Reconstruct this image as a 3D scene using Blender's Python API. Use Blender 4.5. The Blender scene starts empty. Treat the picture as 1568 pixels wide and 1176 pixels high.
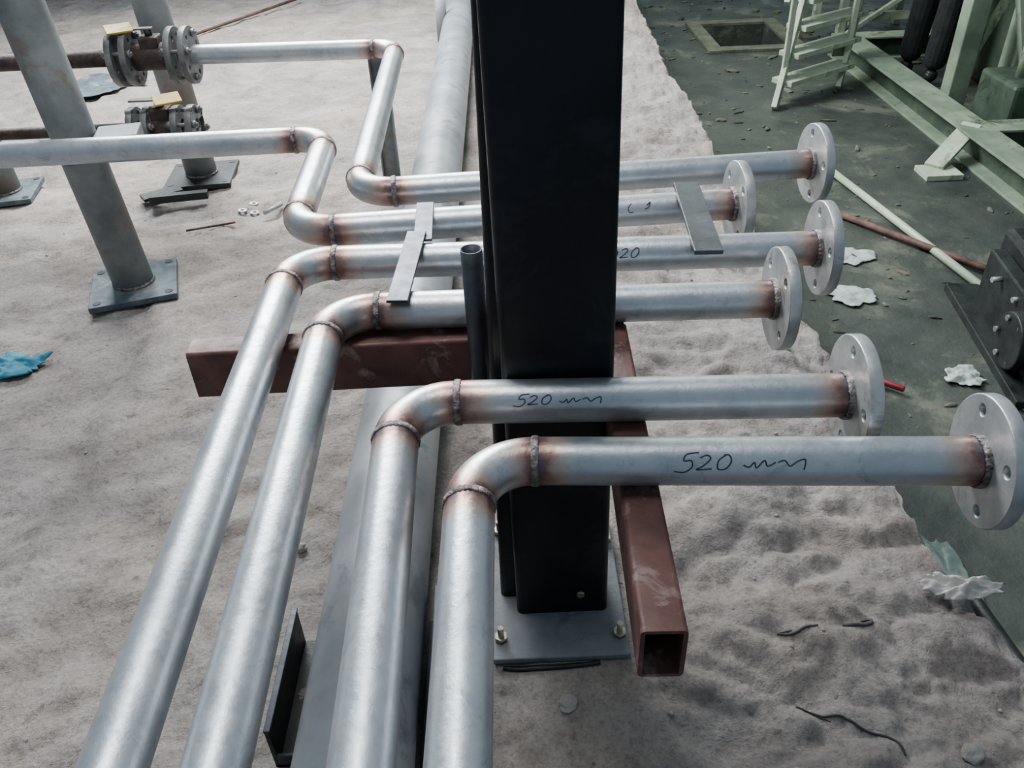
import bpy, bmesh, math, random
from mathutils import Matrix, Vector, noise
random.seed(7)
S=bpy.context.scene; C=S.collection
pi=math.pi
# ---------------- materials
def newmat(name):
    m=bpy.data.materials.new(name); m.use_nodes=True
    nt=m.node_tree; b=nt.nodes['Principled BSDF']; return m,nt,b
def N(nt,t,**k):
    n=nt.nodes.new(t)
    for a,v in k.items(): setattr(n,a,v)
    return n
def ramp(nt,src,stops):
    r=N(nt,'ShaderNodeValToRGB'); e=r.color_ramp.elements
    while len(e)<len(stops): e.new(.5)
    for i,(p,c) in enumerate(stops):
        e[i].position=p; e[i].color=(c[0],c[1],c[2],1) if not isinstance(c,(int,float)) else (c,c,c,1)
    nt.links.new(src,r.inputs[0]); return r
def noisen(nt,co,scale,detail=6,rough=.6,dist=0):
    n=N(nt,'ShaderNodeTexNoise'); n.inputs['Scale'].default_value=scale; n.inputs['Detail'].default_value=detail
    n.inputs['Roughness'].default_value=rough; n.inputs['Distortion'].default_value=dist
    nt.links.new(co,n.inputs['Vector']); return n
def mix(nt,a,b,f,blend='MIX'):
    m=N(nt,'ShaderNodeMix',data_type='RGBA',blend_type=blend)
    for s,v in ((6,a),(7,b)):
        if isinstance(v,tuple): m.inputs[s].default_value=(*v,1)
        else: nt.links.new(v,m.inputs[s])
    if isinstance(f,(int,float)): m.inputs[0].default_value=f
    else: nt.links.new(f,m.inputs[0])
    return m.outputs[2]
def mat(name,c1,c2,rough=.5,metal=0,scale=8,bump=.1,bscale=60,lo=.35,hi=.65,rvar=.1,c3=None,s3=3,spec=.5):
    m,nt,b=newmat(name); tc=N(nt,'ShaderNodeTexCoord').outputs['Object']
    n=noisen(nt,tc,scale); col=ramp(nt,n.outputs[0],[(lo,c1),(hi,c2)]).outputs[0]
    if c3:
        n3=noisen(nt,tc,s3,8,.7,.5); f=ramp(nt,n3.outputs[0],[(.55,0.),(.65,1.)]).outputs[0]
        col=mix(nt,col,c3,f)
    nt.links.new(col,b.inputs['Base Color'])
    b.inputs['Metallic'].default_value=metal
    b.inputs['Specular IOR Level'].default_value=spec
    nr=noisen(nt,tc,scale*2.3); rr=ramp(nt,nr.outputs[0],[(.3,max(0,rough-rvar)),(.7,min(1,rough+rvar))])
    nt.links.new(rr.outputs[0],b.inputs['Roughness'])
    if bump:
        nb=noisen(nt,tc,bscale,8,.65); bp=N(nt,'ShaderNodeBump'); bp.inputs['Strength'].default_value=bump; bp.inputs['Distance'].default_value=.01
        nt.links.new(nb.outputs[0],bp.inputs['Height']); nt.links.new(bp.outputs[0],b.inputs['Normal'])
    return m
# stainless pipe with heat tint attribute
def steelmat():
    m,nt,b=newmat('stainless_steel'); tc=N(nt,'ShaderNodeTexCoord').outputs['Object']
    n=noisen(nt,tc,9,8,.7); col=ramp(nt,n.outputs[0],[(.3,(.36,.40,.44)),(.5,(.50,.54,.575)),(.72,(.62,.655,.685))]).outputs[0]
    n2=noisen(nt,tc,30,8,.75,.8); f=ramp(nt,n2.outputs[0],[(.54,0.),(.70,.7)]).outputs[0]
    col=mix(nt,col,(.25,.28,.31),f)
    n5=noisen(nt,tc,3.5,4,.6); f5=ramp(nt,n5.outputs[0],[(.45,0.),(.7,.4)]).outputs[0]
    col=mix(nt,col,(.33,.37,.41),f5)
    at=N(nt,'ShaderNodeAttribute',attribute_name='tint')
    nn=noisen(nt,tc,24,5,.7); mm=N(nt,'ShaderNodeMath',operation='MULTIPLY_ADD'); nt.links.new(nn.outputs[0],mm.inputs[0]); mm.inputs[1].default_value=.7; mm.inputs[2].default_value=-.35
    ad=N(nt,'ShaderNodeMath',operation='ADD'); nt.links.new(mm.outputs[0],ad.inputs[0]); nt.links.new(at.outputs['Fac'],ad.inputs[1])
    fr=ramp(nt,ad.outputs[0],[(.12,0.),(.45,.55),(.85,.95)]).outputs[0]
    tint=ramp(nt,ad.outputs[0],[(.25,(.55,.43,.35)),(.60,(.45,.27,.19)),(.82,(.22,.11,.085)),(.97,(.08,.07,.10))]).outputs[0]
    col=mix(nt,col,tint,fr)
    nt.links.new(col,b.inputs['Base Color']); b.inputs['Metallic'].default_value=.8
    rr=ramp(nt,n2.outputs[0],[(.3,.29),(.7,.48)]); nt.links.new(rr.outputs[0],b.inputs['Roughness'])
    bp=N(nt,'ShaderNodeBump'); bp.inputs['Strength'].default_value=.15; bp.inputs['Distance'].default_value=.003
    nb=noisen(nt,tc,110,6,.6); nt.links.new(nb.outputs[0],bp.inputs['Height']); nt.links.new(bp.outputs[0],b.inputs['Normal'])
    return m
STEEL=steelmat()
FLG=mat('flange_steel',(.34,.37,.38),(.52,.54,.55),.42,.65,20,.1,120,c3=(.28,.25,.22),s3=14)
WELD=mat('weld_bead',(.07,.065,.07),(.34,.30,.28),.4,.8,90,.6,200)
GALV=mat('galvanised_pipe',(.24,.26,.27),(.40,.42,.43),.55,.35,6,.1,60,c3=(.30,.25,.20),s3=5)
DKFL=mat('dull_valve_flange',(.09,.10,.105),(.22,.22,.22),.5,.4,16,.2,80,c3=(.16,.11,.08),s3=9)
POSTM=mat('weathered_post',(.13,.145,.15),(.27,.285,.285),.6,.2,7,.15,60,c3=(.20,.155,.125),s3=5)
BIGP=mat('grey_primed_pipe',(.23,.25,.27),(.36,.38,.40),.45,.3,5,.08,60,c3=(.19,.20,.22),s3=9)
BLACK=mat('black_mill_steel',(.0035,.004,.006),(.009,.010,.014),.38,.1,5,.10,90,c3=(.016,.016,.020),s3=9,spec=.3)
RUST=mat('red_oxide_primer',(.070,.026,.021),(.15,.064,.052),.55,.05,14,.15,80,c3=(.25,.17,.15),s3=22)
INK=mat('blue_marker_ink',(.012,.02,.05),(.02,.03,.07),.6,0,30,0)
DARKIN=mat('dark_strap_steel',(.035,.04,.05),(.075,.085,.11),.45,.5,12,.12,80)
PLATE=mat('base_plate_paint',(.05,.075,.09),(.11,.15,.165),.6,.2,16,.15,70,c3=(.22,.22,.21),s3=10)
DUSTP=mat('dusty_plate',(.15,.17,.19),(.26,.27,.28),.8,.0,10,.3,70,c3=(.12,.15,.18),s3=10)
BROWNV=mat('rusty_valve_body',(.03,.022,.022),(.08,.055,.045),.6,.3,30,.3,80)
YEL=mat('yellow_valve_tag',(.42,.27,.02),(.55,.38,.04),.5,0,20,.05)
GREEN=mat('pale_green_paint',(.34,.42,.30),(.50,.57,.43),.5,.05,6,.1,60,c3=(.20,.25,.17),s3=6)
GREENM=mat('machine_green_paint',(.13,.18,.125),(.27,.34,.24),.5,.05,4,.1,60,c3=(.05,.065,.04),s3=4)
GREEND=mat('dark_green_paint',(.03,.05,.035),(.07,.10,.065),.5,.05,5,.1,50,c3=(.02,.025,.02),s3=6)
MACH=mat('black_machine_casting',(.008,.010,.010),(.025,.03,.03),.5,.3,12,.2,60)
BRASS=mat('zinc_bolt',(.35,.32,.22),(.55,.52,.42),.35,.9,40,.1)
BLUE=mat('blue_cloth',(.01,.12,.20),(.03,.22,.32),.8,0,12,.3,60)
WHITEP=mat('white_plastic',(.30,.36,.35),(.48,.54,.51),.45,0,20,.2,50)
TROU=mat('dark_trousers',(.006,.008,.009),(.014,.016,.018),.9,0,12,.3,60)
SHIRT=mat('dark_work_jacket',(.02,.03,.05),(.04,.05,.08),.9,0,12,.3,60)
SKIN=mat('skin',(.42,.25,.18),(.5,.31,.23),.5,0,12,.05,60)
HAIR=mat('black_hair',(.01,.01,.01),(.02,.018,.015),.7,0,30,.3,60)
STONE=mat('concrete_fragment',(.22,.21,.20),(.38,.36,.34),.9,0,12,.4,60)
RUSTROD=mat('rusty_rod',(.06,.035,.028),(.15,.08,.06),.7,.3,18,.3,80)
def floormat():
    m,nt,b=newmat('dusty_concrete'); tc=N(nt,'ShaderNodeTexCoord').outputs['Object']
    big=noisen(nt,tc,1.1,5,.6,.6); mid=noisen(nt,tc,6,9,.7,.3); fine=noisen(nt,tc,110,8,.8)
    col=ramp(nt,mid.outputs[0],[(.30,(.235,.208,.190)),(.48,(.345,.312,.290)),(.68,(.46,.425,.40))]).outputs[0]
    c2=ramp(nt,big.outputs[0],[(.35,(.76,.78,.82)),(.62,(1.05,1.02,.98))]).outputs[0]
    col=mix(nt,col,c2,1.,'MULTIPLY')
    c3=ramp(nt,fine.outputs[0],[(.33,(.62,.61,.60)),(.5,(1,1,1)),(.68,(1.2,1.19,1.18))]).outputs[0]
    col=mix(nt,col,c3,1.,'MULTIPLY')
    gr=noisen(nt,tc,22,6,.72,.2); c4=ramp(nt,gr.outputs[0],[(.30,(.60,.58,.57)),(.44,(1,1,1))]).outputs[0]
    col=mix(nt,col,c4,1.,'MULTIPLY')
    sp=N(nt,'ShaderNodeTexVoronoi'); sp.inputs['Scale'].default_value=14; sp.inputs['Randomness'].default_value=1; nt.links.new(tc,sp.inputs['Vector'])
    sf=ramp(nt,sp.outputs['Distance'],[(.03,.7),(.06,0.)]).outputs[0]
    col=mix(nt,col,(.09,.085,.08),sf)
    nt.links.new(col,b.inputs['Base Color']); b.inputs['Roughness'].default_value=.95; b.inputs['Specular IOR Level'].default_value=.15
    b1=N(nt,'ShaderNodeBump'); b1.inputs['Strength'].default_value=.8; b1.inputs['Distance'].default_value=.035; nt.links.new(mid.outputs[0],b1.inputs['Height'])
    b3=N(nt,'ShaderNodeBump'); b3.inputs['Strength'].default_value=.6; b3.inputs['Distance'].default_value=.012; nt.links.new(gr.outputs[0],b3.inputs['Height']); nt.links.new(b1.outputs[0],b3.inputs['Normal'])
    b2=N(nt,'ShaderNodeBump'); b2.inputs['Strength'].default_value=.6; b2.inputs['Distance'].default_value=.004; nt.links.new(fine.outputs[0],b2.inputs['Height']); nt.links.new(b3.outputs[0],b2.inputs['Normal'])
    nt.links.new(b2.outputs[0],b.inputs['Normal']); return m
FLOOR=floormat()
LOW=mat('dark_stained_concrete',(.018,.024,.022),(.058,.070,.057),.5,0,2.6,.5,22,.3,.7,.2,c3=(.115,.12,.09),s3=2.6)
# ---------------- helpers
def empty(name,loc=(0,0,0)):
    o=bpy.data.objects.new(name,None); C.objects.link(o); o.location=loc; o.empty_display_size=.05; return o
def obj(name,me,m=None,parent=None,smooth=False):
    o=bpy.data.objects.new(name,me); C.objects.link(o)
    if m and not me.materials: me.materials.append(m)
    if smooth:
        for p in me.polygons: p.use_smooth=True
    if parent: o.parent=parent
    return o
def bm2(name,bm,m,parent=None,smooth=False):
    me=bpy.data.meshes.new(name); bmesh.ops.recalc_face_normals(bm,faces=bm.faces[:]); bm.to_mesh(me); bm.free()
    return obj(name,me,m,parent,smooth)
def bev(o,w=.002,seg=2):
    b=o.modifiers.new('bevel','BEVEL'); b.width=w; b.segments=seg; b.limit_method='ANGLE'; return o
def box(name,x0,x1,y0,y1,z0,z1,m,parent=None,b=.002,rz=0,ry=0,rx=0):
    bm=bmesh.new(); bmesh.ops.create_cube(bm,size=1)
    c=Vector(((x0+x1)/2,(y0+y1)/2,(z0+z1)/2))
    bmesh.ops.scale(bm,vec=(x1-x0,y1-y0,z1-z0),verts=bm.verts)
    o=bm2(name,bm,m,parent); o.location=c; o.rotation_euler=(rx,ry,rz)
    if b: bev(o,b)
    return o
def cyl(name,a,b,r,m,parent=None,seg=32,r2=None,bv=0):
    a=Vector(a);b=Vector(b);d=b-a; bm=bmesh.new()
    bmesh.ops.create_cone(bm,cap_ends=True,segments=seg,radius1=r,radius2=r if r2 is None else r2,depth=d.length)
    q=d.to_track_quat('Z','Y'); bmesh.ops.transform(bm,matrix=Matrix.Translation((a+b)/2)@q.to_matrix().to_4x4(),verts=bm.verts)
    me=bpy.data.meshes.new(name); bm.normal_update(); bm.to_mesh(me); bm.free()
    o=obj(name,me,m,parent)
    for p in me.polygons: p.use_smooth=len(p.vertices)==4
    if bv: bev(o,bv)
    return o
def hexbolt(name,c,ax,r,h,m,parent):
    c=Vector(c);ax=Vector(ax).normalized()
    return cyl(name,c,c+ax*h,r,m,parent,seg=6)
def sweep(name,path,r,m,parent,welds=(),seg=40,wall=.003,tintlen=.065,caps=True):
    n=len(path); bm=bmesh.new(); lay=bm.verts.layers.float.new('tint')
    rings=[];inner=[]
    for i in range(n):
        t=(path[min(i+1,n-1)]-path[max(i-1,0)]).normalized()
        up=Vector((0,0,1)) if abs(t.z)<.9 else Vector((0,1,0))
        sd=t.cross(up).normalized(); u=sd.cross(t)
        d=min([(path[i]-w).length for w in welds] or [9]); tv=max(0,1-d/tintlen)
        ring=[];inn=[]
        for k in range(seg):
            a=2*pi*k/seg; dr=sd*math.cos(a)+u*math.sin(a)
            v=bm.verts.new(path[i]+dr*r); v[lay]=tv; ring.append(v)
            if i in(0,n-1): inn.append(bm.verts.new(path[i]+dr*(r-wall)))
        rings.append(ring)
        if inn: inner.append(inn)
    for i in range(n-1):
        for k in range(seg):
            bm.faces.new((rings[i][k],rings[i][(k+1)%seg],rings[i+1][(k+1)%seg],rings[i+1][k]))
    for k in range(seg):
        k2=(k+1)%seg
        bm.faces.new((rings[0][k],rings[0][k2],inner[0][k2],inner[0][k]))
        bm.faces.new((rings[-1][k],rings[-1][k2],inner[1][k2],inner[1][k]))
        if (path[0]-path[-1]).length<.5: bm.faces.new((inner[0][k],inner[0][k2],inner[1][k2],inner[1][k]))
    o=bm2(name,bm,m,parent,True); return o
def torus(name,c,ax,R,r,m,parent):
    bm=bmesh.new(); ax=Vector(ax).normalized(); q=ax.to_track_quat('Z','Y').to_matrix()
    A=64;B=10; vs=[]
    for i in range(A):
        a=2*pi*i/A; rr=r*(1+.18*math.sin(i*9.7)+.1*random.random()); ring=[]
        for j in range(B):
            b=2*pi*j/B; p=Vector(((R+rr*.45*math.cos(b))*math.cos(a),(R+rr*.45*math.cos(b))*math.sin(a),rr*1.15*math.sin(b)))
            ring.append(bm.verts.new(Vector(c)+q@p))
        vs.append(ring)
    for i in range(A):
        for j in range(B): bm.faces.new((vs[i][j],vs[(i+1)%A][j],vs[(i+1)%A][(j+1)%B],vs[i][(j+1)%B]))
    return bm2(name,bm,m,parent,True)
def flange(name,c,ax,m,parent,R=.0825,th=.018,bore=.0285,holes=4,pcd=.0625,hr=.009,rot=.6):
    cu=bpy.data.curves.new(name,'CURVE'); cu.dimensions='2D'; cu.fill_mode='BOTH'; cu.extrude=th/2-.0015; cu.bevel_depth=.0015; cu.bevel_resolution=1
    def circ(x,y,r,n):
        s=cu.splines.new('POLY'); s.points.add(n-1); s.use_cyclic_u=True
        for i in range(n):
            a=2*pi*i/n; s.points[i].co=(x+r*math.cos(a),y+r*math.sin(a),0,1)
    circ(0,0,R-.0015,72); circ(0,0,bore,40)
    for i in range(holes):
        a=rot+2*pi*i/holes; circ(pcd*math.cos(a),pcd*math.sin(a),hr,20)
    t=bpy.data.objects.new('t',cu); C.objects.link(t); bpy.context.view_layer.update()
    me=bpy.data.meshes.new_from_object(t.evaluated_get(bpy.context.evaluated_depsgraph_get())); bpy.data.objects.remove(t)
    q=Vector(ax).normalized().to_track_quat('Z','Y').to_matrix().to_4x4()
    me.transform(Matrix.Translation(c)@q); me.materials.clear()
    return obj(name,me,m,parent)
def route(pts,R=.076):
    pts=[Vector(p) for p in pts]; path=[pts[0]]; welds=[]
    def line(a,b):
        L=(b-a).length; n=max(2,int(L/.008))
        for i in range(1,n+1): path.append(a.lerp(b,i/n))
    cur=pts[0]
    for i in range(1,len(pts)-1):
        p=pts[i]; d1=(p-pts[i-1]).normalized(); d2=(pts[i+1]-p).normalized()
        ang=math.acos(max(-1,min(1,d1.dot(d2))))
        if ang<.3: line(cur,p); cur=p; continue
        T=R*math.tan(ang/2)
        a=p-d1*T; b=p+d2*T; line(cur,a); welds.append((a.copy(),d1.copy()))
        nrm=(d2-d1*d1.dot(d2)).normalized(); c=a+nrm*R
        for k in range(1,17):
            th=ang*k/16; path.append(c-nrm*R*math.cos(th)+d1*R*math.sin(th))
        cur=path[-1].copy(); welds.append((b.copy(),d2.copy()))
    line(cur,pts[-1]); return path,welds
def rtube(name,w,h,t,L,m,parent,r=.006):
    def prof(w,h,r):
        o=[]
        for cx,cz,a0 in ((w/2-r,h/2-r,0),(-w/2+r,h/2-r,pi/2),(-w/2+r,-h/2+r,pi),(w/2-r,-h/2+r,1.5*pi)):
            for k in range(5): a=a0+k*pi/8; o.append((cx+r*math.cos(a),cz+r*math.sin(a)))
        return o
    bm=bmesh.new(); P=[prof(w,h,r),prof(w-2*t,h-2*t,max(.001,r-t))]
    V=[[[bm.verts.new((x,y,z)) for x,z in p] for y in (0,L)] for p in P]; n=20
    for k in range(n):
        k2=(k+1)%n
        bm.faces.new((V[0][0][k],V[0][0][k2],V[0][1][k2],V[0][1][k]))
        bm.faces.new((V[1][0][k],V[1][1][k],V[1][1][k2],V[1][0][k2]))
        for e in(0,1): bm.faces.new((V[0][e][k],V[0][e][k2],V[1][e][k2],V[1][e][k]))
    return bm2(name,bm,m,parent)
# ---------------- slab (raised floor)
def edge(y):
    base=.775+ (.03*max(0,y-2.2)) + (.02 if y<.9 else 0)
    return base+.045*noise.noise((y*1.3,3.1,0))+.022*noise.noise((y*7,1,0))+.012*noise.noise((y*23,5,0))
ys=[];y=-1.2
while y<9.5: ys.append(y); y+=.009+.006*max(0,y-.8)
NX=360; xmin=-5.0; bm=bmesh.new(); rows=[]
def hgt(x,y):
    h=.014*noise.noise((x*1.8,y*1.8,0))+.014*noise.noise((x*6,y*6,2))+.009*noise.noise((x*17,y*17,4))+.003*noise.noise((x*45,y*45,1))
    q=noise.noise((x*4.2,y*3.1,11)); h-=.014*max(0,min(1,(q-.12)*6))
    if x<.1: h+=.012*abs(noise.noise(((x*.88+y*.48)*5,(-x*.48+y*.88)*15,9)))
    if x>.12:
        k=min(1,(x-.12)/.3); a=noise.noise((x*3.2,y*5,7)); b=noise.noise((x*8+a,y*13,8))
        h+=k*(.030*a+.034*(abs(b)-.2)+.013*abs(noise.noise((x*24,y*30,3))))
    if -.1<x<.22 and .8<y<1.2: h=min(h,.0)*.3
    return h-.006
for y in ys:
    e=edge(y); row=[]
    for i in range(NX+1):
        s=i/NX; s=1-(1-s)**1.9
        x=xmin+(e-xmin)*s; row.append(bm.verts.new((x,y,hgt(x,y))))
    for j,(dx,dz) in enumerate(((.012,-.02),(.018,-.06),(.01,-.15),(.03,-.28),(.05,-.43))):
        row.append(bm.verts.new((e+dx+.015*noise.noise((y*9,j*3,1)),y,dz+.012*noise.noise((y*14,j,5)))))
    rows.append(row)
for a,b in zip(rows,rows[1:]):
    for i in range(len(a)-1): bm.faces.new((a[i],a[i+1],b[i+1],b[i]))
slab=bm2('concrete_floor_slab',bm,FLOOR,None,True)
ZL=-.4
bm=bmesh.new()
def quad(x0,x1,y0,y1,z=ZL):
    bm.faces.new([bm.verts.new(p) for p in((x0,y0,z),(x1,y0,z),(x1,y1,z),(x0,y1,z))])
px0,px1,py0,py1=1.54,2.02,6.0,6.65
quad(.3,9,-2,py0);quad(.3,px0,py0,py1);quad(px1,9,py0,py1);quad(.3,9,py1,14)
quad(px0,px1,py0,py1,ZL-.35)
for a,b in(((px0,py0),(px1,py0)),((px1,py0),(px1,py1)),((px1,py1),(px0,py1)),((px0,py1),(px0,py0))):
    bm.faces.new([bm.verts.new(p) for p in((*a,ZL),(*b,ZL),(*b,ZL-.35),(*a,ZL-.35))])
low=bm2('floor',bm,LOW)
pf=empty('pit_frame',(0,0,0))
KERB=mat('kerb_concrete',(.06,.07,.05),(.13,.14,.10),.8,0,8,.4,40)
box('side_1',px0-.10,px0,py0-.10,py1+.10,ZL,ZL+.02,KERB,pf);box('side_2',px1,px1+.10,py0-.10,py1+.10,ZL,ZL+.02,KERB,pf)
box('side_3',px0,px1,py0-.10,py0,ZL,ZL+.02,KERB,pf);box('side_4',px0,px1,py1,py1+.10,ZL,ZL+.02,KERB,pf)
# ---------------- main pipes
ZP=.49; r=.03015
def stroke(name,pts_list,cx,yfun,phi0,parent,w=.0008):
    cu=bpy.data.curves.new(name,'CURVE'); cu.dimensions='3D'; cu.bevel_depth=w; cu.bevel_resolution=1
    for pts in pts_list:
        q=[pts[0]]+list(pts)+[pts[-1]]; res=[]
        for i in range(1,len(q)-2):
            for k in range(8):
                t=k/8; p0,p1,p2,p3=q[i-1:i+3]
                res.append(tuple(.5*((2*b)+(-a+c)*t+(2*a-5*b+4*c-d)*t*t+(-a+3*b-3*c+d)*t**3) for a,b,c,d in zip(p0,p1,p2,p3)))
        res.append(pts[-1])
        s=cu.splines.new('POLY'); s.points.add(len(res)-1)
        for i,(u,v) in enumerate(res):
            ph=phi0+v/r; x=cx+u+.25*v; rr=r+.0001
            s.points[i].co=(x,yfun(x)-rr*math.cos(ph),ZP+rr*math.sin(ph),1)
    t=bpy.data.objects.new('t',cu); C.objects.link(t); bpy.context.view_layer.update()
    me=bpy.data.meshes.new_from_object(t.evaluated_get(bpy.context.evaluated_depsgraph_get())); bpy.data.objects.remove(t); me.materials.clear()
    return obj(name,me,INK,parent,True)
def main_pipe(pts,flangerot=.6):
    e=empty('steel_pipe'); path,w=route(pts)
    wl=[a for a,_ in w]; f0=Vector(pts[0]); d=(Vector(pts[1])-f0).normalized()
    sweep('pipe_run',path,r,STEEL,e,wl+[f0+d*.01])
    for i,(a,ax) in enumerate(w): torus('weld_%d'%(i+1),a,ax,r,.0042,WELD,e)
    flange('flange',f0-d*.004,d,FLG,e,rot=flangerot)
    torus('flange_weld',f0+d*.007,d,r+.001,.005,WELD,e)
    return e
pD=main_pipe([(.566,.749,ZP),(-.055,.790,ZP),(-.064,.2,ZP),(-.075,-1.0,ZP)],.5)
pC=main_pipe([(.455,.891,ZP),(-.155,.916,ZP),(-.145,.394,ZP),(-.13,-1.0,ZP)],.2)
pB=main_pipe([(.430,1.150,ZP),(-.289,1.168,ZP),(-.273,.4,ZP),(-.245,-1.0,ZP)],.9)
pA=main_pipe([(.552,1.316,ZP),(-.383,1.342,ZP),(-.364,.404,ZP),(-.335,-1.0,ZP)],.35)
p2=main_pipe([(.452,1.515,ZP),(-.405,1.472,ZP),(-.42,1.990,ZP),(-1.20,1.970,ZP),(-2.3,1.95,ZP)],.8)
p1=main_pipe([(.662,1.702,ZP),(-.305,1.645,ZP),(-.325,2.80,ZP),(-.99,2.83,ZP)],.3)
five=[[(.016,.012),(.005,.010),(.003,.003),(.010,.003),(.012,-.004),(.006,-.010),(-.004,-.009)],]
two=[[(.018,.006),(.024,.009),(.028,.005),(.022,-.003),(.017,-.007),(.031,-.006)]]
zero=[[(.042,.009),(.036,.003),(.037,-.006),(.044,-.006),(.048,.002),(.045,.009),(.040,.009)]]
mm_=[[(.060,-.002),(.066,-.004),(.070,.001),(.073,-.005),(.079,.003),(.083,-.003),(.090,.001)],[(.092,.001),(.098,.003),(.104,-.003),(.110,.002),(.117,.004),(.118,-.007)]]
def sc(st,k,kv=None): return [[(a*k,b*(kv or k)) for a,b in s] for s in st]
stroke('marker_writing',sc(five+two+zero+mm_,1.25,1.1),.197,lambda x:.790-(x+.055)/.63*.041,.62,pD,.001)
stroke('marker_writing',sc(five+two+zero+mm_,.95,.75),.005,lambda x:.916-(x+.155)/.615*.025,.66,pC)
nine=[[(.006,.004),(.001,.008),(-.004,.004),(0,-.001),(.006,.004),(.006,-.004),(.001,-.010)]]
stroke('marker_writing',sc(nine,1.1)+[[(a-.004,b) for a,b in s] for s in two+zero],.185,lambda x:1.342-(x+.383)/.935*.026,.5,pA,.001)
stroke('marker_writing',[[(0,.008),(-.004,.0),(0,-.008),(.008,-.008)],[(.030,.005),(.036,.01),(.034,0),(.028,-.003)]],.24,lambda x:1.5046,.6,p2,.001)
def valve(x0,x1,y,z,x_far,tagx,name,R=.075,pr=.03):
    e=empty(name)
    for i,(x) in enumerate((x0,x0+.045,x1-.045,x1)):
        flange('flange_%d'%(i+1),(x,y,z),(1,0,0),DKFL,e,R=R,th=.02,bore=.025,rot=.4)
    for g,(xa,xb) in enumerate(((x0,x0+.045),(x1-.045,x1))):
        for k in range(4):
            a=.4+k*pi/2; yy=y+.76*R*math.sin(a); zz=z+.76*R*math.cos(a)
            cyl('stud_%d_%d'%(g,k),(xa-.028,yy,zz),(xb+.028,yy,zz),.006,DKFL,e,12)
            hexbolt('nut_%d_%d'%(g,k),(xb+.010,yy,zz),(1,0,0),.012,.012,DKFL,e); hexbolt('nutb_%d_%d'%(g,k),(xa-.022,yy,zz),(1,0,0),.012,.012,DKFL,e)
    cyl('valve_body',(x0+.045,y,z),(x1-.045,y,z),.042,BROWNV,e,32,bv=.004)
    box('bonnet',(x0+x1)/2-.03,(x0+x1)/2+.03,y-.03,y+.03,z+.02,z+.065,BROWNV,e,.006)
    cyl('stem',((x0+x1)/2,y,z+.06),((x0+x1)/2,y,z+.085),.012,BROWNV,e,16)
    box('handle_lever',(x0+x1)/2-.09,(x0+x1)/2+.015,y-.012,y+.012,z+.083,z+.089,DKFL,e,.002)
    box('handle_tag',tagx-.045,tagx+.035,y-.05,y-.0,z+.090,z+.097,YEL,e,.002,rz=.5,rx=.35)
    cyl('inlet_pipe',(x_far,y,z),(x0,y,z),pr,BROWNV,e,32)
    return e
valve(-1.22,-.99,2.83,ZP,-3.0,-1.18,'flanged_valve',.088,.026)
valve(-1.13,-.95,2.60,.335,-3.0,-1.0,'flanged_valve',.065,.018)
# ---------------- column
col=empty('steel_column')
def colpart(name,x0,x1,y0,y1,lean,rr=.010,z1=2.6):
    o=rtube(name,x1-x0,y1-y0,.008,z1,BLACK,col,rr)
    o.data.transform(Matrix.Translation(((x0+x1)/2,(y0+y1)/2,.008))@Matrix.Rotation(pi/2,4,'X'))
    for v in o.data.vertices: v.co.x+=lean*v.co.z
    for p in o.data.polygons: p.use_smooth=True
    es=o.modifiers.new('es','EDGE_SPLIT'); es.split_angle=.7
    return o
colpart('front_channel',-.008,.148,.936,1.02,-.012)
colpart('rear_channel',-.036,.120,.975,1.095,.009)
cb=box('base_plate',-.050,.175,.845,1.16,-.004,.008,DUSTP,col)
for i,(x,y) in enumerate(((-.037,.885),(.162,.885),(.162,1.10),(-.037,1.13))):
    hexbolt('nut_%d'%i,(x,y,.008),(0,0,1),.011,.010,BRASS,col); cyl('stud_%d'%i,(x,y,.0),(x,y,.038),.005,BRASS,col,12)
hexbolt('side_bolt',(.10,.934,.06),(0,-1,0),.007,.007,BRASS,col)
sp=empty('pipe_sleeve_bracket')
sweep('sleeve',[Vector((-.049,1.103,.36)),Vector((-.050,1.103,.5)),Vector((-.051,1.103,.625))],.0165,DARKIN,sp,(),24,.002)
box('lug',-.062,-.036,1.09,1.115,.345,.42,PLATE,sp)
# ---------------- brown beams
by=rtube('rusty_box_beam',.050,.078,.005,.60,RUST,None); by.location=(.147,.545,.421); by.rotation_euler=(0,0,-.028)
bx=rtube('rusty_box_beam',.05,.088,.005,.70,RUST,None); bx.location=(.185,1.146,.415); bx.rotation_euler=(0,0,pi/2+.015)
for o in(by,bx):
    for p in o.data.polygons: p.use_smooth=True
    o.modifiers.new('es','EDGE_SPLIT').split_angle=.7
# ---------------- straps
s1=empty('flat_bar_strap'); box('bar_far',-.165,-.132,1.345,1.505,.521,.526,DARKIN,s1,.001,rz=.03); box('bar_near',-.182,-.148,1.125,1.37,.5265,.5315,DARKIN,s1,.001,rz=-.06)
s2=empty('flat_bar_strap'); box('bar',.323,.371,1.25,1.54,.521,.529,DARKIN,s2,.001,rz=-.06)
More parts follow.
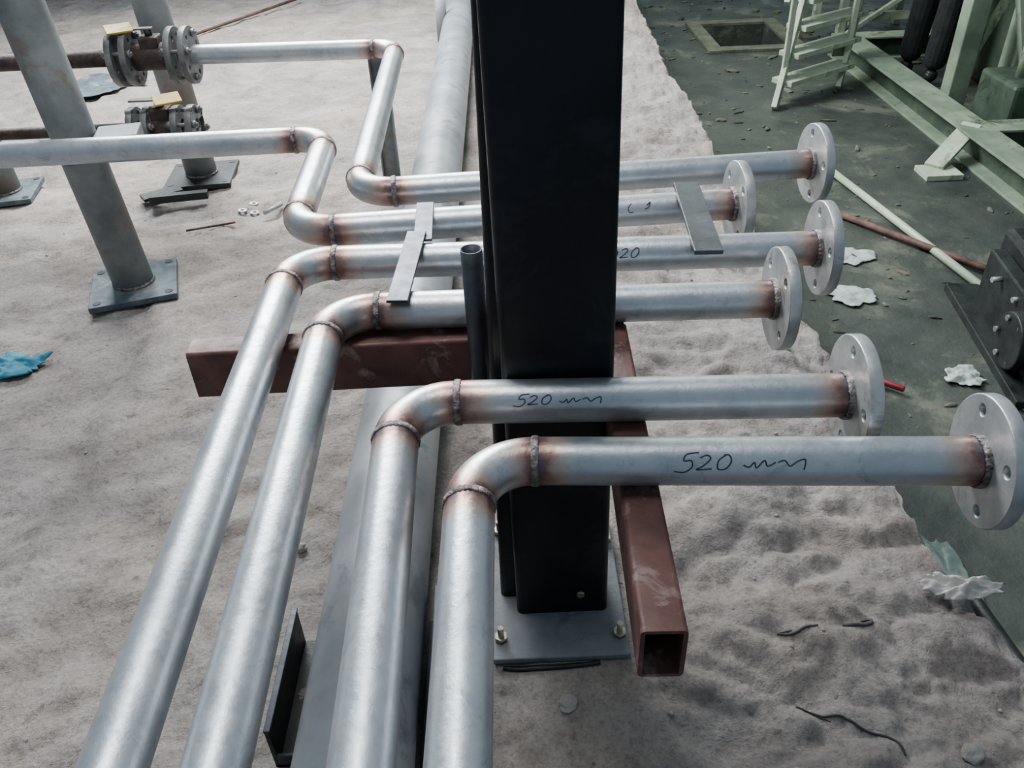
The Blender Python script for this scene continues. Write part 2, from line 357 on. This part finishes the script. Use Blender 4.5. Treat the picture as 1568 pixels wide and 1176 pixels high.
# ---------------- big pipe on slab
bp_=empty('large_steel_pipe')
sweep('pipe_run',[Vector((-.245,-1.,.084)),Vector((-.24,1.2,.084)),Vector((-.215,4,.084)),Vector((-.20,8,.084))],.084,BIGP,bp_,(),64,.005)
box('saddle_angle_1a',-.375,-.368,.68,.90,.0,.09,MACH,bp_,.001); box('saddle_angle_1b',-.375,-.32,.68,.90,.0,.008,MACH,bp_,.001)
box('saddle_angle_1c',-.370,-.322,.68,.685,.0,.03,DARKIN,bp_,.001); box('saddle_angle_1d',-.376,-.366,.68,.90,.09,.094,DARKIN,bp_,.001)
box('saddle_angle_2a',-.142,-.136,.66,.93,.0,.10,DARKIN,bp_,.001); box('saddle_angle_2b',-.16,-.11,.66,.93,.0,.008,DARKIN,bp_,.001)
cyl('far_stub',(-.30,4.9,0),(-.30,4.9,.25),.03,GALV,bp_,24)
# ---------------- support posts
def post(x,y,h,lean,rad=.057,rz=.3,plate=.12,pm=PLATE):
    e=empty('pipe_support_post'); path=[Vector((x+lean*z,y,z)) for z in (0.01,h/3,h*2/3,h)]
    sweep('post_pipe',path,rad,POSTM,e,(),40,.004)
    box('base_plate',x-plate,x+plate,y-plate,y+plate,-.004,.014,pm,e,.002,rz=rz)
    torus('base_weld',(x,y,.016),(0,0,1),rad,.006,WELD,e)
    for k in range(4):
        a=rz+pi/4+k*pi/2; R_=plate*1.15; c=(x+R_*math.cos(a),y+R_*math.sin(a),.014)
        cyl('bolt_hole_%d'%k,c,(c[0],c[1],.0155),.011,MACH,e,16)
    return e
e=post(-1.10,2.20,1.5,-.06)
box('shelf_bracket',-1.07,-.96,2.16,2.26,.40,.46,POSTM,e,.003,rz=.2)
torus('seam',(-1.124,2.2,.40),(-.06,0,1),.057,.005,WELD,e)
e=post(-1.13,3.04,1.6,-.04,rz=.1,plate=.12,pm=MACH)
cl=empty('steel_shim'); box('shim_a',-1.30,-1.16,2.84,2.90,.004,.016,MACH,cl,.001,rz=.6); box('shim_b',-1.25,-1.05,2.80,2.83,.004,.03,MACH,cl,.001,rz=.15)
e=post(-1.83,2.95,1.5,-.03,rz=.2,plate=.11)
e=post(-2.2,2.55,1.5,-.03,rz=.2,plate=.11)
vp=empty('channel_support_post')
box('web',-.425,-.365,2.865,2.872,0,.455,POSTM,vp,.001);box('flange_a',-.425,-.419,2.84,2.872,0,.455,POSTM,vp,.001);box('flange_b',-.371,-.365,2.84,2.872,0,.455,POSTM,vp,.001)
# ---------------- floor debris left
cyl('rebar_rod',(-1.78,5.27,.012),(-1.30,6.1,.03),.009,RUSTROD,None,12)
cyl('rebar_rod',(-1.05,2.55,.008),(-.9,2.60,.008),.004,RUSTROD,None,8)
for i,(x,y) in enumerate(((-.90,2.70),(-.875,2.76),(-.86,2.70),(-.70,3.02))):
    flange('steel_washer',(x,y,hgt(x,y)+.006),(.1,.05,1),FLG,None,R=.016,th=.005,bore=.008,holes=0)
cyl('loose_bolt',(-.815,2.66,.01),(-.77,2.73,.01),.007,GALV,None,12)
def blob(name,c,rx,ry,h,m,n=26,seed=0,thick=.006,rag=.12):
    bm=bmesh.new(); bmesh.ops.create_grid(bm,x_segments=n,y_segments=n,size=1)
    for v in bm.verts:
        x,y=v.co.x,v.co.y
        R_=max(abs(x),abs(y)); L_=math.hypot(x,y) or 1; x,y=x/L_*R_,y/L_*R_; a=math.atan2(y,x)
        k=1+.5*noise.noise((math.cos(a)*1.6+seed,math.sin(a)*1.6,seed))+rag*noise.noise((math.cos(a)*5+seed,math.sin(a)*5,seed)); x*=k;y*=k
        z=h*(.45+.9*noise.noise((x*1.6+seed,y*1.6,seed))+.3*noise.noise((x*4.5+seed,y*4.5,seed)))*(1-.6*R_)
        v.co=(c[0]+x*rx,c[1]+y*ry,c[2]+max(.002,z))
    o=bm2(name,bm,m,None,True); s=o.modifiers.new('s','SOLIDIFY'); s.thickness=thick*.3; return o
blob('blue_rag',(-1.27,1.79,.004),.085,.055,.04,BLUE,seed=3,rag=.3)
blob('plastic_sheet',(-2.0,4.3,.004),.2,.16,.03,PLATE,seed=5)
blob('plastic_bag',(.770,.948,.004),.065,.028,.05,mat('bag_plastic',(.34,.33,.32),(.50,.49,.47),.4,0,20,.2,50),seed=9,rag=.2)
blob('paper_sheet',(1.25,2.62,ZL+.004),.085,.075,.02,WHITEP,seed=14)
blob('paper_sheet',(1.35,2.92,ZL+.004),.08,.07,.015,WHITEP,seed=17)
blob('paper_sheet',(1.42,2.10,ZL+.004),.06,.05,.03,WHITEP,seed=21)
blob('plastic_film',(1.02,1.33,ZL+.004),.05,.12,.015,mat('teal_film',(.10,.14,.13),(.20,.25,.23),.3,0,14,.2,40),seed=23)
bm=bmesh.new()
for i in range(150):
    if i<100: x=random.uniform(-1.6,.75); y=random.uniform(.3,4.5)
    else: x=random.uniform(.2,.76); y=random.uniform(.4,3)
    if -.34<x<-.1: continue
    s=random.choice([.002,.003,.004,.005])
    g=bmesh.ops.create_icosphere(bm,subdivisions=1,radius=s)
    for v in g['verts']: v.co=Vector((v.co.x*random.uniform(.7,1.5)+x,v.co.y*random.uniform(.7,1.3)+y,v.co.z*.6+hgt(x,y)+s*.2))
bm2('gravel_fragments',bm,STONE)
def wire(name,pts,rad,m):
    q=[Vector((*pts[0],0))]+[Vector((*p,0)) for p in pts]+[Vector((*pts[-1],0))]; res=[]
    for i in range(1,len(q)-2):
        for k in range(6):
            t=k/6; p0,p1,p2_,p3=q[i-1:i+3]
            res.append(.5*((2*p1)+(-p0+p2_)*t+(2*p0-5*p1+4*p2_-p3)*t*t+(-p0+3*p1-3*p2_+p3)*t**3))
    res.append(q[-1])
    for p in res: p.z=hgt(p.x,p.y)+rad*.6
    return sweep(name,res,rad,m,None,(),8,rad*.5)
wire('steel_wire',[(-.035,.838),(.0,.834),(.05,.834),(.10,.837),(.125,.840)],.004,MACH)
WIRE=mat('dusty_wire',(.04,.04,.04),(.10,.095,.09),.8,.1,30,.1)
wire('steel_wire',[(.43,.885),(.455,.878),(.475,.882),(.495,.884)],.0022,WIRE)
wire('steel_wire',[(.54,.888),(.56,.884),(.585,.886),(.59,.895)],.003,WIRE)
wire('steel_wire',[(.43,.765),(.46,.745),(.49,.732),(.51,.71),(.55,.69),(.56,.665)],.002,WIRE)
def chunk(c,s,seed):
    bm=bmesh.new(); bmesh.ops.create_icosphere(bm,subdivisions=3,radius=s)
    for v in bm.verts: v.co=v.co*(1+.35*noise.noise(v.co*(1.2/s)+Vector((seed,0,0)))); v.co.z*=.6
    o=bm2('concrete_chunk',bm,STONE,None,False); o.location=(c[0],c[1],hgt(c[0],c[1])+s*.3)
for c,s,sd in(((.065,.76),.015,1),((.655,.66),.016,4),((-.42,1.13),.012,7)): chunk(c,s,sd)
# ---------------- lower area
cyl('green_tube',(1.52,3.95,ZL+.02),(1.76,2.35,ZL+.02),.016,GREEN,None,20)
cyl('rusty_rod_long',(1.40,3.33,ZL+.015),(1.95,2.50,ZL+.03),.014,RUSTROD,None,16)
hose=sweep('rubber_hose',[Vector((1.05+.03*math.sin(y_*3),y_,ZL+.02)) for y_ in [i*.05 for i in range(0,26)]],.016,MACH,None,(),16)
rt=empty('red_handled_tool'); cyl('handle',(1.13,2.09,ZL+.02),(1.20,2.03,ZL+.02),.010,mat('red_rubber',(.20,.01,.02),(.28,.02,.03),.5),rt,16,bv=.004); cyl('shank',(1.06,2.15,ZL+.02),(1.13,2.09,ZL+.02),.005,FLG,rt,12)
st=empty('green_step_ladder')
def plank(name,a,b,w,t,m,parent):
    a=Vector(a);b=Vector(b);d=b-a; bm=bmesh.new(); bmesh.ops.create_cube(bm,size=1); bmesh.ops.scale(bm,vec=(w,t,d.length),verts=bm.verts)
    o=bm2(name,bm,m,parent); o.location=(a+b)/2; o.rotation_mode='QUATERNION'; o.rotation_quaternion=d.to_track_quat('Z','Y'); bev(o,.003); return o
A0=Vector((1.55,4.70,ZL));B0=Vector((2.02,5.02,ZL)); up=Vector((.42,.80,1.05))
plank('stringer_l',A0,A0+up,.03,.08,GREEN,st);plank('stringer_r',B0,B0+up,.03,.08,GREEN,st)
for k in range(1,9):
    a=A0+up*(k/8.5); b=B0+up*(k/8.5); c=(a+b)/2; L_=(b-a).length
    box('tread_%d'%k,c.x-L_/2,c.x+L_/2,c.y-.07,c.y+.07,c.z-.014,c.z+.014,GREEN,st,.002,rz=math.atan2(b.y-a.y,b.x-a.x))
plank('back_leg_l',A0+up,A0+Vector((.6,1.5,0)),.03,.05,GREEN,st);plank('back_leg_r',B0+up,B0+Vector((.6,1.5,0)),.03,.05,GREEN,st)
plank('back_cross_1',A0+Vector((.6,1.45,.1)),B0+Vector((.6,1.45,.1)),.03,.05,GREEN,st);plank('back_cross_2',A0+Vector((.55,1.25,.4)),B0+Vector((.55,1.25,.4)),.03,.05,GREEN,st)
for s_,P0 in(('l',A0),('r',B0)):
    plank('rail_'+s_,P0+Vector((0,.05,.55)),P0+up+Vector((0,.05,.55)),.03,.03,GREEN,st); plank('rail_post_a_'+s_,P0+up*.15,P0+up*.15+Vector((0,0,.45)),.03,.03,GREEN,st); plank('rail_post_b_'+s_,P0+up,P0+up+Vector((0,.05,.55)),.03,.03,GREEN,st)
# low trestle behind the ladder
tr=empty('green_trestle')
for i,(x,y) in enumerate(((2.35,6.0),(2.95,6.0),(2.35,6.5),(2.95,6.5))): box('leg_%d'%i,x-.025,x+.025,y-.025,y+.025,ZL,ZL+.5,GREEN,tr,.003)
box('top_front',2.3,3.0,5.96,6.04,ZL+.48,ZL+.54,GREEN,tr,.003);box('top_back',2.3,3.0,6.46,6.54,ZL+.48,ZL+.54,GREEN,tr,.003)
box('cross_low',2.3,3.0,5.98,6.02,ZL+.15,ZL+.20,GREEN,tr,.003);box('shelf',2.32,2.98,6.0,6.5,ZL+.32,ZL+.34,GREENM,tr,.002)
plank('diag',(2.35,5.97,ZL+.05),(2.95,5.97,ZL+.45),.03,.03,GREEN,tr)
gf=empty('green_machine_frame')
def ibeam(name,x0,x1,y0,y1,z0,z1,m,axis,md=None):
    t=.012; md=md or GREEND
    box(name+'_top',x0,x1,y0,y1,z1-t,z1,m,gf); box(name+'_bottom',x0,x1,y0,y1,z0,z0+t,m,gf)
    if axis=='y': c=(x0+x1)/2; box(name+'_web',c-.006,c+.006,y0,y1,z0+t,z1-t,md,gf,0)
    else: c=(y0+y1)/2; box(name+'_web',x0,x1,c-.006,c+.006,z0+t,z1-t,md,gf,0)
ibeam('rail',2.20,2.36,2.7,5.6,ZL,ZL+.14,GREENM,'y')
ibeam('cross',2.36,3.6,3.85,4.0,ZL,ZL+.14,GREENM,'x')
ibeam('rail_b',3.2,3.36,2.7,5.9,ZL,ZL+.14,GREENM,'y')
ibeam('cross_b',2.20,3.2,5.6,5.75,ZL,ZL+.14,GREENM,'x')
plank('foot_strut',(2.02,3.72,ZL+.03),(2.28,3.95,ZL+.14),.09,.02,GREEN,gf); box('foot_pad',1.95,2.12,3.62,3.76,ZL,ZL+.025,GREEN,gf)
for i,(x,y,w) in enumerate(((2.44,4.50,.10),(2.75,4.5,.14),(3.1,4.4,.12),(2.95,5.4,.10),(3.3,5.4,.12))):
    box('upright_%d'%i,x-w/2,x+w/2,y-w/2,y+w/2,ZL,1.6,GREENM,gf,.006)
    box('upright_foot_%d'%i,x-w*.8,x+w*.8,y-w*.8,y+w*.8,ZL+.0,ZL+.02,GREEND,gf)
box('gearbox',2.85,3.35,4.75,5.2,ZL,.55,GREEND,gf,.02); box('gearbox_cover',2.88,3.3,4.70,4.75,-.2,.4,GREENM,gf,.01)
for k in range(6): hexbolt('cover_bolt_%d'%k,(2.91+.07*k,4.70,.37),(0,-1,0),.012,.01,GALV,gf)
box('sump',2.5,3.15,4.05,4.4,ZL,-.12,GREEND,gf,.02); cyl('sump_pipe',(2.6,4.2,-.12),(2.6,4.2,.2),.03,GREENM,gf,20); cyl('sump_pipe_b',(2.9,4.15,-.12),(2.9,4.3,.5),.025,MACH,gf,20)
box('shelf',2.42,3.3,4.40,4.56,.35,.45,GREENM,gf,.004)
plank('diag_brace',(2.44,4.50,ZL+.2),(2.75,4.5,.6),.05,.03,GREENM,gf)
plank('diag_brace_b',(2.75,4.42,ZL+.2),(2.50,4.42,.5),.05,.03,GREEN,gf)
dm=empty('black_motor_unit')
box('housing',1.66,2.15,1.95,2.55,ZL,-.12,MACH,dm,.02,rz=-.15); box('side_plate',1.59,1.64,1.98,2.5,ZL+.02,-.16,MACH,dm,.006,rz=-.15)
cyl('end_cover',(1.59,2.10,-.27),(1.52,2.11,-.27),.09,MACH,dm,40,bv=.005)
for k in range(6):
    a=k*pi/3; hexbolt('cover_bolt_%d'%k,(1.525,2.105+.072*math.cos(a),-.27+.072*math.sin(a)),(-1,0,0),.010,.010,DKFL,dm)
for k in range(3): hexbolt('plate_bolt_%d'%k,(1.605,2.10+.13*k,-.20),(-1,.0,0),.010,.03,GALV,dm)
cyl('lifting_eye_base',(1.85,2.3,-.12),(1.85,2.3,-.08),.03,MACH,dm,24); torus('lifting_eye',(1.85,2.3,-.06),(0,1,0),.03,.009,MACH,dm)
box('foot',1.54,2.2,1.88,2.6,ZL,ZL+.03,MACH,dm,.003,rz=-.15)
bm=bmesh.new()
for i in range(700):
    x=random.uniform(.9,3.2); y=random.uniform(1.2,7.5); s=random.choice([.003,.004,.006,.008,.012])
    if y>4.0 and random.random()<.5: s*=2
    if px0-.1<x<px1+.1 and py0-.1<y<py1+.1: continue
    g=bmesh.ops.create_icosphere(bm,subdivisions=1,radius=s); th=random.uniform(0,pi)
    a=random.uniform(.8,2.8); b_=random.uniform(.5,1)
    for v in g['verts']:
        X=v.co.x*a*random.uniform(.7,1.3);Y=v.co.y*b_*random.uniform(.7,1.3)
        v.co=Vector((X*math.cos(th)-Y*math.sin(th)+x,X*math.sin(th)+Y*math.cos(th)+y,v.co.z*.5+ZL+s*.2))
bm2('rubble_fragments',bm,mat('rubble',(.02,.022,.018),(.14,.14,.10),.9,0,6,.3))
# ---------------- worker (mostly cropped above the frame)
wk=empty('worker')
WX,WY=2.56,5.12
def skin(name,verts,edges,m,root=0,sub=2):
    me=bpy.data.meshes.new(name); me.from_pydata([v[:3] for v in verts],edges,[]); o=obj(name,me,m,wk)
    o.modifiers.new('skin','SKIN'); s=o.modifiers.new('sub','SUBSURF'); s.levels=sub; s.render_levels=sub
    for i,v in enumerate(verts): me.skin_vertices[0].data[i].radius=(v[3],v[4] if len(v)>4 else v[3]); me.skin_vertices[0].data[i].use_root=(i==root)
    o.location=(WX,WY,ZL); return o
skin('trousers',[(0,0,.92,.15,.12),(0,-.09,.84,.095),(.03,-.10,.48,.080),(-.0,-.10,.08,.070),(0,.09,.84,.095),(-.03,.10,.48,.080),(-.06,.10,.08,.070),(0,0,1.0,.15,.11)],[(0,1),(1,2),(2,3),(0,4),(4,5),(5,6),(0,7)],TROU)
skin('jacket',[(0,0,1.0,.13,.17),(.0,0,1.2,.13,.17),(0,0,1.38,.12,.19),(0,0,1.48,.06),(0,-.20,1.41,.065),(.02,-.24,1.14,.05),(-.10,-.22,.95,.04),(0,.20,1.41,.065),(.02,.24,1.14,.05),(-.10,.22,.95,.04)],[(0,1),(1,2),(2,3),(2,4),(4,5),(5,6),(2,7),(7,8),(8,9)],SHIRT)
skin('head',[(0,0,1.46,.05),(-.01,0,1.54,.055),(-.03,0,1.60,.075,.07),(-.02,0,1.68,.085,.075)],[(0,1),(1,2),(2,3)],SKIN)
skin('hair',[(.0,0,1.69,.088,.08),(.02,0,1.73,.07,.07)],[(0,1)],HAIR)
skin('nose',[(-.10,0,1.62,.012),(-.115,0,1.60,.013)],[(0,1)],SKIN)
for s_,y in(('l',-.08),('r',.08)): skin('ear_'+s_,[(-.01,y,1.60,.012,.02),(-.01,y*1.05,1.63,.012,.02)],[(0,1)],SKIN)
for s_,y in(('l',-.03),('r',.03)): skin('eye_'+s_,[(-.103,y,1.635,.009),(-.105,y,1.636,.009)],[(0,1)],HAIR,sub=1)
for s_,y in(('l',-.22),('r',.22)):
    skin('palm_'+s_,[(-.10,y,.94,.03,.02),(-.12,y,.86,.038,.016)],[(0,1)],SKIN)
    for k in range(4): skin('finger_%s_%d'%(s_,k),[(-.15+.022*k,y,.86,.010),(-.16+.022*k,y,.81,.009),(-.155+.022*k,y*.96,.775,.008)],[(0,1),(1,2)],SKIN)
    skin('thumb_'+s_,[(-.13,y,.91,.011),(-.165,y*.95,.87,.010),(-.165,y*.93,.84,.009)],[(0,1),(1,2)],SKIN)
for s_,x,y in(('l',-.02,-.10),('r',-.08,.10)):
    skin('boot_'+s_,[(x+.02,y,.10,.05),(x+.02,y,.04,.045,.045),(x-.06,y,.035,.04,.035),(x-.12,y,.03,.035,.03)],[(0,1),(1,2),(2,3)],MACH)
# ---------------- lights & world
w=bpy.data.worlds.new('w'); S.world=w; w.use_nodes=True; bg=w.node_tree.nodes['Background']; bg.inputs[0].default_value=(.56,.72,.88,1); bg.inputs[1].default_value=.38
def area(name,loc,tgt,sx,sy,pw,col=(1,1,1)):
    l=bpy.data.lights.new(name,'AREA'); l.shape='RECTANGLE'; l.size=sx; l.size_y=sy; l.energy=pw; l.color=col
    o=bpy.data.objects.new(name,l); C.objects.link(o); o.location=loc; o.rotation_euler=(Vector(tgt)-Vector(loc)).to_track_quat('-Z','Y').to_euler(); return o
area('skylight_lamp',(-1.2,4.9,2.6),(-.3,2.1,.0),2.4,1.5,520,(.95,.98,1.0))
area('overhead_lamp',(-.3,1.4,3.4),(-.1,1.3,.0),1.0,1.0,75,(1.0,.98,.96))
area('bay_lamp',(1.7,7.0,2.4),(1.8,6.0,-.4),1.0,1.0,24,(.9,1.0,.5))
# ---------------- camera
cd=bpy.data.cameras.new('camera'); cam=bpy.data.objects.new('camera',cd); C.objects.link(cam); S.camera=cam
R3=(Matrix.Rotation(math.radians(90-36),3,'X')@Matrix.Rotation(math.radians(-2.5),3,'Z'))
cam.matrix_world=Matrix.Translation((0,0,1.18))@R3.to_4x4()
cd.sensor_width=36; cd.lens=1280/1568*36; cd.clip_start=.02
